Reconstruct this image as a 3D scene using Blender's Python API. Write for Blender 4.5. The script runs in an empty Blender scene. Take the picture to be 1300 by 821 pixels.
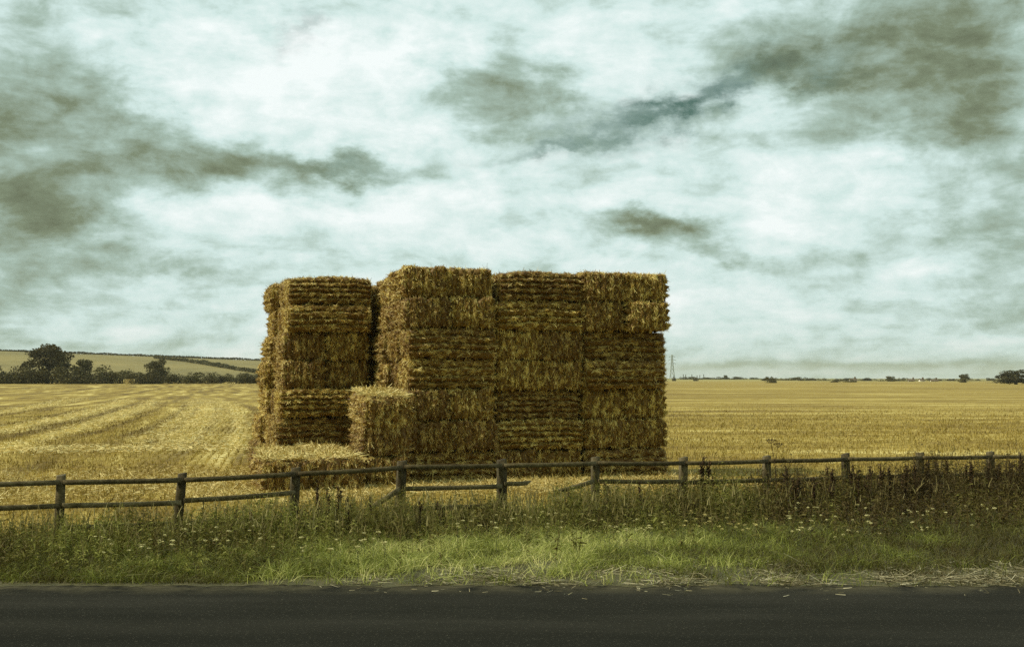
import bpy, math, random
import numpy as np
from mathutils import noise as mnoise, Vector

random.seed(7)
RNG = np.random.default_rng(11)
scene = bpy.context.scene
COL = scene.collection
R = math.radians

# ------------------------------------------------------------------ camera numbers
F = 1600.0          # focal length in photo pixels (photo 1300 x 821)
HC = 2.94           # camera height
PITCH = math.atan(115 / F)

def ray(px, py):
    a, b = px - 650.0, py - 365.0
    return np.array([a, F * math.cos(PITCH) + b * math.sin(PITCH), F * math.sin(PITCH) - b * math.cos(PITCH)])

def at_z(px, py, z):            # point of the ray at a height
    r = ray(px, py)
    t = (z - HC) / r[2]
    return r[0] * t, r[1] * t

def at_y(px, py, y):            # point of the ray at a distance
    r = ray(px, py)
    t = y / r[1]
    return r[0] * t, HC + r[2] * t

# ------------------------------------------------------------------ helpers
def ss(a, b, x):
    t = np.clip((x - a) / (b - a), 0, 1)
    return t * t * (3 - 2 * t)

def gz(x, y):
    """height of the field"""
    x = np.asarray(x, float); y = np.asarray(y, float)
    z = .7 * ss(90, 600, y) + 1.1 * ss(600, 1500, y) * (1 - ss(.18, .30, x / np.maximum(y, 1)))
    z = z + .75 * ss(90, 400, y) * ss(0, -110, x)
    z = z + .03 * np.sin(x * .31 + 1.3) * np.sin(y * .23) * ss(24, 45, y)
    return z

def np_mesh(name, V, Fq, mats, midx=None, tint=None, smooth=False):
    me = bpy.data.meshes.new(name)
    V = np.ascontiguousarray(V, np.float32); Fq = np.ascontiguousarray(Fq, np.int32)
    n, m, k = len(V), len(Fq), Fq.shape[1]
    me.vertices.add(n); me.vertices.foreach_set('co', V.ravel())
    me.loops.add(m * k); me.loops.foreach_set('vertex_index', Fq.ravel())
    me.polygons.add(m)
    me.polygons.foreach_set('loop_start', np.arange(0, m * k, k, dtype=np.int32))
    if midx is not None: me.polygons.foreach_set('material_index', np.ascontiguousarray(midx, np.int32))
    if smooth: me.polygons.foreach_set('use_smooth', np.ones(m, bool))
    if tint is not None:
        a = me.attributes.new('tint', 'FLOAT', 'POINT'); a.data.foreach_set('value', np.ascontiguousarray(tint, np.float32))
    for mt in (mats if isinstance(mats, (list, tuple)) else [mats]): me.materials.append(mt)
    me.update(calc_edges=True)
    return me

def link(name, me, parent=None, loc=(0, 0, 0), rz=0.0):
    o = bpy.data.objects.new(name, me); COL.objects.link(o)
    o.location = loc; o.rotation_euler = (0, 0, rz)
    if parent: o.parent = parent
    return o

def empty(name, loc, rz=0.0):
    o = bpy.data.objects.new(name, None); COL.objects.link(o)
    o.location = loc; o.rotation_euler = (0, 0, rz); o.empty_display_size = .2
    return o

def tag(o, label=None, cat=None, group=None, kind=None):
    if label: o['label'] = label
    if cat: o['category'] = cat
    if group: o['group'] = group
    if kind: o['kind'] = kind
    return o

def copy_tree(o, parent=None):
    c = o.copy(); COL.objects.link(c); c.parent = parent
    for ch in list(o.children): copy_tree(ch, c)
    return c

class MB:
    """collects quads"""
    def __init__(s): s.V = []; s.F = []; s.T = []; s.n = 0; s.M = []
    def add(s, V, Fq, tint=.5, mi=0):
        V = np.asarray(V, float).reshape(-1, 3); Fq = np.asarray(Fq, int)
        s.V.append(V); s.F.append(Fq + s.n); s.n += len(V)
        s.T.append(np.broadcast_to(np.asarray(tint, float), (len(V),)))
        s.M.append(np.full(len(Fq), mi))
    def box(s, c, h, rot=None, tint=.5, taper=1.0, mi=0):
        hx, hy, hz = h
        v = np.array([[-hx, -hy, -hz], [hx, -hy, -hz], [hx, hy, -hz], [-hx, hy, -hz],
                      [-hx * taper, -hy * taper, hz], [hx * taper, -hy * taper, hz], [hx * taper, hy * taper, hz], [-hx * taper, hy * taper, hz]])
        if rot is not None: v = v @ np.asarray(rot).T
        f = [[0, 3, 2, 1], [4, 5, 6, 7], [0, 1, 5, 4], [1, 2, 6, 5], [2, 3, 7, 6], [3, 0, 4, 7]]
        s.add(v + np.asarray(c, float), f, tint, mi)
    def tube(s, pts, rad, k=6, tint=.5, mi=0):
        pts = np.asarray(pts, float); rad = np.broadcast_to(np.asarray(rad, float), (len(pts),))
        V = []
        for i, p in enumerate(pts):
            d = pts[min(i + 1, len(pts) - 1)] - pts[max(i - 1, 0)]; d /= np.linalg.norm(d) + 1e-9
            a = np.cross(d, [0.3, 1, .2] if abs(d[1]) < .9 else [1, 0, 0]); a /= np.linalg.norm(a); b = np.cross(d, a)
            for j in range(k):
                t = 2 * math.pi * j / k
                V.append(p + rad[i] * (math.cos(t) * a + math.sin(t) * b))
        Fq = [[i * k + j, i * k + (j + 1) % k, (i + 1) * k + (j + 1) % k, (i + 1) * k + j] for i in range(len(pts) - 1) for j in range(k)]
        s.add(V, Fq, tint, mi)
    def blades(s, P, D, L, W, segs=1, bend=None, tip=.35, tint=.5, mi=0):
        """thin quads: roots P, directions D, lengths L, widths W"""
        n = len(P)
        if n == 0: return
        D = D / (np.linalg.norm(D, axis=1, keepdims=True) + 1e-9)
        rv = RNG.normal(size=(n, 3)); S = np.cross(D, rv); S /= np.linalg.norm(S, axis=1, keepdims=True) + 1e-9
        L = np.broadcast_to(L, (n,)); W = np.broadcast_to(W, (n,))
        rows = []
        for k in range(segs + 1):
            t = k / segs
            c = P + D * (L * t)[:, None]
            if bend is not None: c = c + bend * (L * t * t)[:, None]
            w = W * .5 * (1 - (1 - tip) * t)
            rows += [c - S * w[:, None], c + S * w[:, None]]
        V = np.stack(rows, 1).reshape(-1, 3); m = 2 * (segs + 1)
        b = np.arange(n)[:, None] * m
        Fq = np.concatenate([np.concatenate([b + 2 * k, b + 2 * k + 1, b + 2 * k + 3, b + 2 * k + 2], 1) for k in range(segs)], 0)
        s.add(V, Fq, np.repeat(np.broadcast_to(tint, (n,)), m), mi)
    def cards(s, P, size, tint=.5, flat=0.0, mi=0):
        """small randomly turned leaf faces"""
        n = len(P)
        A = RNG.normal(size=(n, 3)); B = RNG.normal(size=(n, 3))
        A[:, 2] *= 1 - flat; B[:, 2] *= 1 - flat
        A /= np.linalg.norm(A, axis=1, keepdims=True); B -= A * (A * B).sum(1, keepdims=True); B /= np.linalg.norm(B, axis=1, keepdims=True) + 1e-9
        sz = np.broadcast_to(size, (n,))[:, None]
        V = np.stack([P - A * sz, P - B * sz * .55, P + A * sz, P + B * sz * .55], 1).reshape(-1, 3)
        s.add(V, np.arange(4 * n).reshape(n, 4), np.repeat(np.broadcast_to(tint, (n,)), 4), mi)
    def mesh(s, name, mats, smooth=False):
        return np_mesh(name, np.concatenate(s.V), np.concatenate(s.F), mats, np.concatenate(s.M), np.concatenate(s.T), smooth)

# ------------------------------------------------------------------ materials
class NT:
    def __init__(s, tree): s.t = tree; s.n = tree.nodes; s.l = tree.links
    def node(s, typ, **kw):
        nd = s.n.new(typ)
        for k, v in kw.items(): setattr(nd, k, v)
        return nd
    def put(s, sock, v):
        if isinstance(v, bpy.types.NodeSocket): s.l.new(v, sock)
        else: sock.default_value = v
    def m(s, op, a, b=0.0, c=None, clamp=False):
        nd = s.node('ShaderNodeMath', operation=op, use_clamp=clamp)
        s.put(nd.inputs[0], a); s.put(nd.inputs[1], b)
        if c is not None: s.put(nd.inputs[2], c)
        return nd.outputs[0]
    def mix(s, f, a, b, mode='MIX'):
        nd = s.node('ShaderNodeMix', data_type='RGBA', blend_type=mode, clamp_factor=True)
        s.put(nd.inputs[0], f)
        for i, v in ((6, a), (7, b)):
            s.put(nd.inputs[i], v if isinstance(v, bpy.types.NodeSocket) else (*v, 1))
        return nd.outputs[2]
    def noise(s, vec, scale, detail=5, rough=.55, dist=0.0):
        nd = s.node('ShaderNodeTexNoise'); s.put(nd.inputs['Vector'], vec)
        nd.inputs['Scale'].default_value = scale; nd.inputs['Detail'].default_value = detail
        nd.inputs['Roughness'].default_value = rough; nd.inputs['Distortion'].default_value = dist
        return nd
    def ramp(s, f, stops, interp='LINEAR'):
        nd = s.node('ShaderNodeValToRGB'); cr = nd.color_ramp; cr.interpolation = interp
        while len(cr.elements) < len(stops): cr.elements.new(.5)
        for e, (p, c) in zip(cr.elements, stops):
            e.position = p; e.color = (*c, 1)
        s.put(nd.inputs[0], f)
        return nd.outputs[0]
    def scale_vec(s, vec, sc):
        nd = s.node('ShaderNodeVectorMath', operation='MULTIPLY'); s.put(nd.inputs[0], vec); nd.inputs[1].default_value = sc
        return nd.outputs[0]
    def sep(s, vec):
        nd = s.node('ShaderNodeSeparateXYZ'); s.put(nd.inputs[0], vec); return nd.outputs
    def comb(s, x, y, z=0.0):
        nd = s.node('ShaderNodeCombineXYZ')
        for i, v in enumerate((x, y, z)): s.put(nd.inputs[i], v)
        return nd.outputs[0]

def material(name):
    mt = bpy.data.materials.new(name); mt.use_nodes = True
    t = NT(mt.node_tree); b = mt.node_tree.nodes['Principled BSDF']
    b.inputs['Roughness'].default_value = .8; b.inputs['Specular IOR Level'].default_value = .25
    return mt, t, b

def tint_material(name, stops, rough=.8, objvar=0.0, spec=.25, transl=0.0):
    """colour of each strand or leaf from its own random tint"""
    mt, t, b = material(name)
    at = t.node('ShaderNodeAttribute', attribute_name='tint')
    f = at.outputs['Fac']
    col = t.ramp(f, stops)
    if objvar:
        oi = t.node('ShaderNodeObjectInfo')
        hs = t.node('ShaderNodeHueSaturation')
        t.put(hs.inputs['Hue'], t.m('MULTIPLY_ADD', oi.outputs['Random'], .012, .496))
        t.put(hs.inputs['Value'], t.m('MULTIPLY_ADD', oi.outputs['Random'], objvar, 1 - objvar / 2))
        t.put(hs.inputs['Color'], col); col = hs.outputs[0]
    t.put(b.inputs['Base Color'], col)
    b.inputs['Roughness'].default_value = rough; b.inputs['Specular IOR Level'].default_value = spec
    if transl:
        tr = t.node('ShaderNodeBsdfTranslucent'); t.put(tr.inputs[0], col)
        mx = t.node('ShaderNodeMixShader'); mx.inputs[0].default_value = transl
        t.l.new(b.outputs[0], mx.inputs[1]); t.l.new(tr.outputs[0], mx.inputs[2])
        t.l.new(mx.outputs[0], mt.node_tree.nodes['Material Output'].inputs[0])
    return mt

M = {}
STRAW = [(0, (.075, .036, .007)), (.3, (.165, .090, .017)), (.62, (.44, .272, .060)), (1, (.84, .70, .31))]
M['straw'] = tint_material('straw', STRAW, .55, .35, .35)
M['loose'] = tint_material('loose_straw', [(0, (.2, .12, .03)), (.5, (.48, .36, .11)), (1, (.80, .70, .36))], .6)
M['stubble'] = tint_material('stubble', [(0, (.13, .082, .015)), (.5, (.33, .245, .048)), (1, (.64, .52, .18))], .6, transl=.25)
M['grass'] = tint_material('grass', [(0, (.07, .055, .014)), (.3, (.125, .125, .024)), (.55, (.225, .255, .045)), (.8, (.42, .455, .12)), (1, (.68, .65, .28))], .55, transl=.3)
M['weed'] = tint_material('weed', [(0, (.045, .03, .011)), (.3, (.105, .075, .022)), (.6, (.15, .14, .03)), (1, (.30, .31, .075))], .65, transl=.3)
M['dock'] = tint_material('dock', [(0, (.03, .016, .009)), (1, (.085, .05, .022))], .8, .4)
M['stem'] = tint_material('stem', [(0, (.06, .06, .02)), (1, (.13, .14, .05))], .7)
M['flower'] = tint_material('flower', [(0, (.5, .45, .18)), (1, (.82, .78, .48))], .7)
M['flower_y'] = tint_material('flower_yellow', [(0, (.5, .42, .13)), (1, (.78, .70, .34))], .7)
M['leaf'] = tint_material('leaf', [(0, (.035, .030, .010)), (.6, (.085, .074, .024)), (1, (.17, .15, .05))], .7, .5, transl=.12)
M['bark'] = tint_material('bark', [(0, (.03, .024, .016)), (1, (.07, .055, .036))], .9)

def wood():
    mt, t, b = material('weathered_wood')
    tc = t.node('ShaderNodeTexCoord').outputs['Object']
    n1 = t.noise(t.scale_vec(tc, (3, 3, 3)), 2.0, 6)
    n2 = t.noise(t.scale_vec(tc, (6, 60, 60)), 1.0, 4)
    f = t.m('MULTIPLY_ADD', n2.outputs[0], .5, t.m('MULTIPLY', n1.outputs[0], .5))
    at = t.node('ShaderNodeAttribute', attribute_name='tint')
    f = t.m('ADD', f, t.m('MULTIPLY_ADD', at.outputs['Fac'], .4, -.2))
    t.put(b.inputs['Base Color'], t.ramp(f, [(.30, (.026, .019, .009)), (.46, (.082, .064, .032)), (.60, (.16, .132, .075)), (.8, (.30, .27, .18))]))
    bp = t.node('ShaderNodeBump'); bp.inputs['Strength'].default_value = .4; bp.inputs['Distance'].default_value = .01
    t.put(bp.inputs['Height'], n2.outputs[0]); t.put(b.inputs['Normal'], bp.outputs[0])
    return mt
M['wood'] = wood()

def plain(name, c, rough=.8, var=.25, scale=3.0, metallic=0.0):
    mt, t, b = material(name)
    tc = t.node('ShaderNodeTexCoord').outputs['Object']
    n = t.noise(tc, scale, 5)
    t.put(b.inputs['Base Color'], t.mix(n.outputs[0], tuple(x * (1 - var) for x in c), tuple(min(1, x * (1 + var)) for x in c)))
    b.inputs['Roughness'].default_value = rough; b.inputs['Metallic'].default_value = metallic
    return mt
M['steel'] = plain('galvanised_steel', (.33, .37, .35), .6)
M['white_wall'] = plain('white_render', (.72, .70, .62), .8, .1)
M['roof_tile'] = plain('roof_tile', (.13, .10, .07), .9)
M['glass_dark'] = plain('window_glass', (.03, .035, .04), .2)
M['pole'] = plain('dark_pole', (.06, .065, .06), .8)

# the pale swaths and wheelings that curve away beside the stack: (x, y) of the near end, half width
SWATHS = (((-17.6, 64), .95), ((-14.6, 57), .75), ((-22.5, 60), .6), ((-27.5, 66), .8), ((-36, 70), .8), ((-11.6, 52), .5))
def swath_x(xa, ya, y):
    tq = (y - ya + 8) / 95
    return xa - (y - ya) * .187 - 3.2 * tq * tq
def swath_mask(x, y, off=0.0, k=1.0):
    m = np.zeros_like(x)
    for (xa, ya), w in SWATHS:
        m = np.maximum(m, np.exp(-((x - swath_x(xa, ya, y) - off) / (w * k)) ** 2) * ss(ya - 12, ya + 3, y))
    return m

def ground_mat():
    mt, t, b = material('stubble_field')
    pos = t.node('ShaderNodeNewGeometry').outputs['Position']
    x, y, z = t.sep(pos)
    # rows on the side left of the bales run away from the road, on the other side along it
    ca, sa = math.cos(R(10.5)), math.sin(R(10.5))
    warp = t.noise(t.scale_vec(pos, (.02, .02, 0)), 1.0, 2).outputs[0]
    acr = t.m('ADD', t.m('MULTIPLY', x, ca), t.m('MULTIPLY', y, sa))            # across the rows
    acr = t.m('MULTIPLY_ADD', warp, 14.0, acr)
    alo = t.m('SUBTRACT', t.m('MULTIPLY', y, ca), t.m('MULTIPLY', x, sa))
    nl = t.noise(t.comb(t.m('MULTIPLY', acr, .55), t.m('MULTIPLY', alo, .03)), 1.0, 4, .6)
    al2 = t.m('MULTIPLY_ADD', warp, 10.0, y)
    nr = t.noise(t.comb(t.m('MULTIPLY', x, .012), t.m('MULTIPLY', al2, .14)), 1.0, 7, .75)
    side = t.m('MULTIPLY_ADD', x, .1, .5, clamp=True)
    rows = t.node('ShaderNodeMix', data_type='FLOAT'); t.put(rows.inputs[0], side); t.put(rows.inputs[2], nl.outputs[0]); t.put(rows.inputs[3], nr.outputs[0])
    rows = rows.outputs[0]
    patch = t.noise(t.scale_vec(pos, (.05, .11, 0)), 1.0, 4, .6).outputs[0]
    fine = t.noise(t.scale_vec(pos, (1, 1, 0)), 5.0, 6, .7).outputs[0]
    clod = t.noise(t.scale_vec(pos, (.6, 1.1, 0)), 1.0, 6, .7).outputs[0]
    f = t.m('MULTIPLY', rows, .52)
    f = t.m('MULTIPLY_ADD', patch, .22, f); f = t.m('MULTIPLY_ADD', fine, .20, f); f = t.m('MULTIPLY_ADD', clod, .30, f)
    col = t.ramp(f, [(.50, (.10, .063, .011)), (.585, (.205, .138, .024)), (.65, (.32, .235, .046)), (.74, (.66, .55, .22))])
    # tractor wheelings pressed darker into the stubble on the tower side
    for off, w in ((-13.0, .45), (-15.2, .45), (-26.0, .6), (-41.0, .9), (-55, 1.0)):
        d = t.m('DIVIDE', t.m('SUBTRACT', acr, off + 7), w)
        g = t.m('EXPONENT', t.m('MULTIPLY', t.m('MULTIPLY', d, d), -1.0))
        g = t.m('MULTIPLY', g, t.m('SUBTRACT', 1.0, side, clamp=True))
        col = t.mix(t.m('MULTIPLY', g, .7), col, (.11, .07, .015))
    for (xa, ya), w in SWATHS:
        tq = t.m('MULTIPLY_ADD', y, 1 / 95, (8 - ya) / 95)
        xc = t.m('SUBTRACT', t.m('MULTIPLY_ADD', y, -.187, xa + ya * .187), t.m('MULTIPLY', t.m('MULTIPLY', tq, tq), 3.2))
        d = t.m('DIVIDE', t.m('SUBTRACT', x, xc), w); d2 = t.m('MULTIPLY', d, d)
        near = t.m('MULTIPLY', t.m('MULTIPLY_ADD', y, 1 / 15, (12 - ya) / 15, clamp=True), t.m('MULTIPLY_ADD', y, -1 / 70, 190 / 70, clamp=True))
        g = t.m('MULTIPLY', t.m('EXPONENT', t.m('MULTIPLY', d2, -1.0)), near)
        col = t.mix(t.m('MULTIPLY', g, t.m('MULTIPLY_ADD', patch, 1.6, -.2, clamp=True)), col, (.64, .54, .23))
        d3 = t.m('SUBTRACT', t.m('ABSOLUTE', d), 1.7 / w); g2 = t.m('MULTIPLY', t.m('EXPONENT', t.m('MULTIPLY', t.m('MULTIPLY', d3, d3), -5.0)), near)
        col = t.mix(t.m('MULTIPLY', g2, .6), col, (.12, .078, .016))
    # far land: pasture and crops in big patches
    far = t.m('MULTIPLY_ADD', y, 1 / 300, -680 / 300, clamp=True)
    vor = t.node('ShaderNodeTexVoronoi'); t.put(vor.inputs['Vector'], t.scale_vec(pos, (.003, .0022, 0))); vor.inputs['Scale'].default_value = 1
    fc = t.ramp(t.sep(vor.outputs['Color'])[0], [(.2, (.30, .25, .08)), (.45, (.13, .15, .045)), (.8, (.24, .20, .07))], 'CONSTANT')
    col = t.mix(far, col, fc)
    t.put(b.inputs['Base Color'], col)
    bp = t.node('ShaderNodeBump'); bp.inputs['Strength'].default_value = .7; bp.inputs['Distance'].default_value = .08
    t.put(bp.inputs['Height'], t.m('ADD', fine, clod)); t.put(b.inputs['Normal'], bp.outputs[0])
    b.inputs['Roughness'].default_value = .9
    return mt
M['field'] = ground_mat()

def hill_mat():
    mt, t, b = material('hill_field')
    pos = t.node('ShaderNodeNewGeometry').outputs['Position']
    n = t.noise(t.scale_vec(pos, (.004, .012, .02)), 1.0, 5, .6).outputs[0]
    n2 = t.noise(t.scale_vec(pos, (.05, .03, .1)), 1.0, 5, .6).outputs[0]
    f = t.m('MULTIPLY_ADD', n2, .4, t.m('MULTIPLY', n, .6))
    t.put(b.inputs['Base Color'], t.ramp(f, [(.35, (.12, .10, .03)), (.5, (.19, .155, .048)), (.65, (.25, .20, .065))]))
    return mt
M['hill'] = hill_mat()

def soil_mat():
    mt, t, b = material('verge_soil')
    pos = t.node('ShaderNodeNewGeometry').outputs['Position']
    n = t.noise(pos, 1.2, 6, .65).outputs[0]; n2 = t.noise(pos, 14, 5, .7).outputs[0]
    f = t.m('MULTIPLY_ADD', n2, .5, t.m('MULTIPLY', n, .5))
    t.put(b.inputs['Base Color'], t.ramp(f, [(.3, (.035, .03, .014)), (.5, (.075, .07, .03)), (.7, (.16, .13, .06))]))
    bp = t.node('ShaderNodeBump'); bp.inputs['Strength'].default_value = .8; bp.inputs['Distance'].default_value = .05
    t.put(bp.inputs['Height'], n2); t.put(b.inputs['Normal'], bp.outputs[0])
    return mt
M['soil'] = soil_mat()

def road_mat():
    mt, t, b = material('asphalt')
    pos = t.node('ShaderNodeNewGeometry').outputs['Position']
    n = t.noise(t.scale_vec(pos, (.15, .8, 0)), 1.0, 5, .6).outputs[0]; g = t.noise(pos, 70, 3, .7).outputs[0]
    f = t.m('MULTIPLY_ADD', g, .5, t.m('MULTIPLY', n, .5))
    t.put(b.inputs['Base Color'], t.ramp(f, [(.3, (.010, .010, .008)), (.5, (.018, .018, .015)), (.72, (.045, .043, .036))]))
    col = t.ramp(f, [(.3, (.009, .009, .007)), (.5, (.016, .016, .013)), (.72, (.042, .040, .033))])
    wheel = t.m('SINE', t.m('MULTIPLY', t.sep(pos)[1], 3.4)); worn = t.m('MULTIPLY', t.m('MULTIPLY_ADD', wheel, .5, .5), t.noise(t.scale_vec(pos, (.2, 1.5, 0)), 1.0, 5, .6).outputs[0])
    col = t.mix(t.m('MULTIPLY', worn, .35), col, (.034, .032, .026))
    chips = t.m('GREATER_THAN', t.noise(pos, 26, 2, .5).outputs[0], .66); col = t.mix(t.m('MULTIPLY', chips, .55), col, (.07, .066, .052))
    yy = t.sep(pos)[1]; dust = t.m('MULTIPLY', t.m('MULTIPLY_ADD', yy, .8, -13.9, clamp=True), t.m('MULTIPLY_ADD', t.noise(pos, 1.5, 6, .7).outputs[0], 5, -1.9, clamp=True))
    col = t.mix(dust, col, (.11, .098, .06)); t.put(b.inputs['Base Color'], col)
    bp = t.node('ShaderNodeBump'); bp.inputs['Strength'].default_value = .5; bp.inputs['Distance'].default_value = .01
    t.put(bp.inputs['Height'], g); t.put(b.inputs['Normal'], bp.outputs[0])
    b.inputs['Roughness'].default_value = 1.0; b.inputs['Specular IOR Level'].default_value = .03
    return mt
M['asphalt'] = road_mat()

# ------------------------------------------------------------------ ground
def grid_mesh(name, X, Y, Z, mat):
    r, c = X.shape
    V = np.stack([X, Y, Z], -1).reshape(-1, 3)
    i = np.arange(r * c).reshape(r, c)
    Fq = np.stack([i[:-1, :-1], i[:-1, 1:], i[1:, 1:], i[1:, :-1]], -1).reshape(-1, 4)
    return np_mesh(name, V, Fq, mat, smooth=True)

ys = np.concatenate([np.linspace(-60, 20, 9)[:-1], np.linspace(20, 120, 90)[:-1], np.geomspace(120, 9000, 70)])
sx = np.linspace(-1, 1, 161); sx = np.sign(sx) * np.abs(sx) ** 1.6
Yg = np.repeat(ys[:, None], 161, 1); Xg = sx[None, :] * (90 + 1.1 * np.abs(ys))[:, None]
tag(link('ground', grid_mesh('ground', Xg, Yg, gz(Xg, Yg), M['field'])), kind='structure')

ROAD_EDGE = 18.35
xs = np.linspace(-160, 160, 641)
Xr = np.repeat(xs[None], 2, 0); Yr = np.array([[6.0], [ROAD_EDGE]]) + .12 * np.sin(xs * .9)[None] * np.array([[0], [1]]) + .05 * np.sin(xs * 3.1)[None] * np.array([[0], [1]])
tag(link('road', grid_mesh('road', Xr, Yr, np.full_like(Xr, .006), M['asphalt'])), kind='structure')

# fence line: fitted to the posts seen in the photo
D0 = 22.0
f0 = np.array([(235 - 650) / F * D0, D0]); d9 = 1.305 * D0
f9 = np.array([(1253 - 650) / F * d9, d9])
fstep = (f9 - f0) / 9
fdir = fstep / np.linalg.norm(fstep); fnor = np.array([-fdir[1], fdir[0]])      # fnor points into the field
fang = math.atan2(fdir[1], fdir[0])
KB = -2.0                                                     # beyond this post the fence runs on beside the road
fb = f0 + fstep * KB
FSTEP = float(np.linalg.norm(fstep))
def fence_xy(k):
    k = np.asarray(k, float)[..., None]
    return np.where(k < KB, fb + (k - KB) * np.array([FSTEP, 0.0]), f0 + fstep * k)
def fence_y(x):
    x = np.asarray(x, float)
    return np.where(x < fb[0], fb[1], f0[1] + (x - f0[0]) * fdir[1] / fdir[0])

def verge_z(x, y):
    t = (y - ROAD_EDGE) / (fence_y(x) - ROAD_EDGE)
    return .01 + .10 * ss(0, .6, t) * (1 - ss(1.0, 1.25, t)) + .02 * np.sin(x * 1.7) * np.sin(y * 2.3) * ss(.02, .2, t) * (1 - ss(.9, 1.2, t))

xs = np.linspace(-40, 60, 1500)
tt = np.linspace(0, 1.22, 40)
Xv = np.repeat(xs[None], 40, 0)
en = np.array([.28 * mnoise.noise(Vector((a * .8, 1, 0))) + .16 * mnoise.noise(Vector((a * 3.1, 2, 0))) + .07 * mnoise.noise(Vector((a * 9, 3, 0))) for a in xs])
Yv = (ROAD_EDGE - .22 + en)[None] * np.ones((40, 1)) + tt[:, None] * (fence_y(xs) - ROAD_EDGE)[None]
tag(link('verge', grid_mesh('verge', Xv, Yv, verge_z(Xv, Yv), M['soil'])), kind='structure')

# hill behind the hedgerow
def hill_z(x, y):
    zr = np.interp(x, [-3000, -900, -406, -200, -60, 90, 200], [40, 34, 24.6, 17.0, 9.0, 2, -2])
    prof = ss(440, 1030, y) - .25 * ss(1100, 2400, y)
    return -1.5 + (zr + 1.5) * prof
hx = np.linspace(-2200, 200, 121); hy = np.linspace(440, 2400, 60)
Xh, Yh = np.meshgrid(hx, hy)
tag(link('hill', grid_mesh('hill', Xh, Yh, np.maximum(hill_z(Xh, Yh), -1.5), M['hill'])), kind='structure')

# ------------------------------------------------------------------ straw bales
BL, BW, BH = 2.55, 1.215, .82

def fbm(p, o=4):
    return mnoise.fractal(Vector(p), 1.0, 2.0, o, noise_basis='PERLIN_ORIGINAL')

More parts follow.
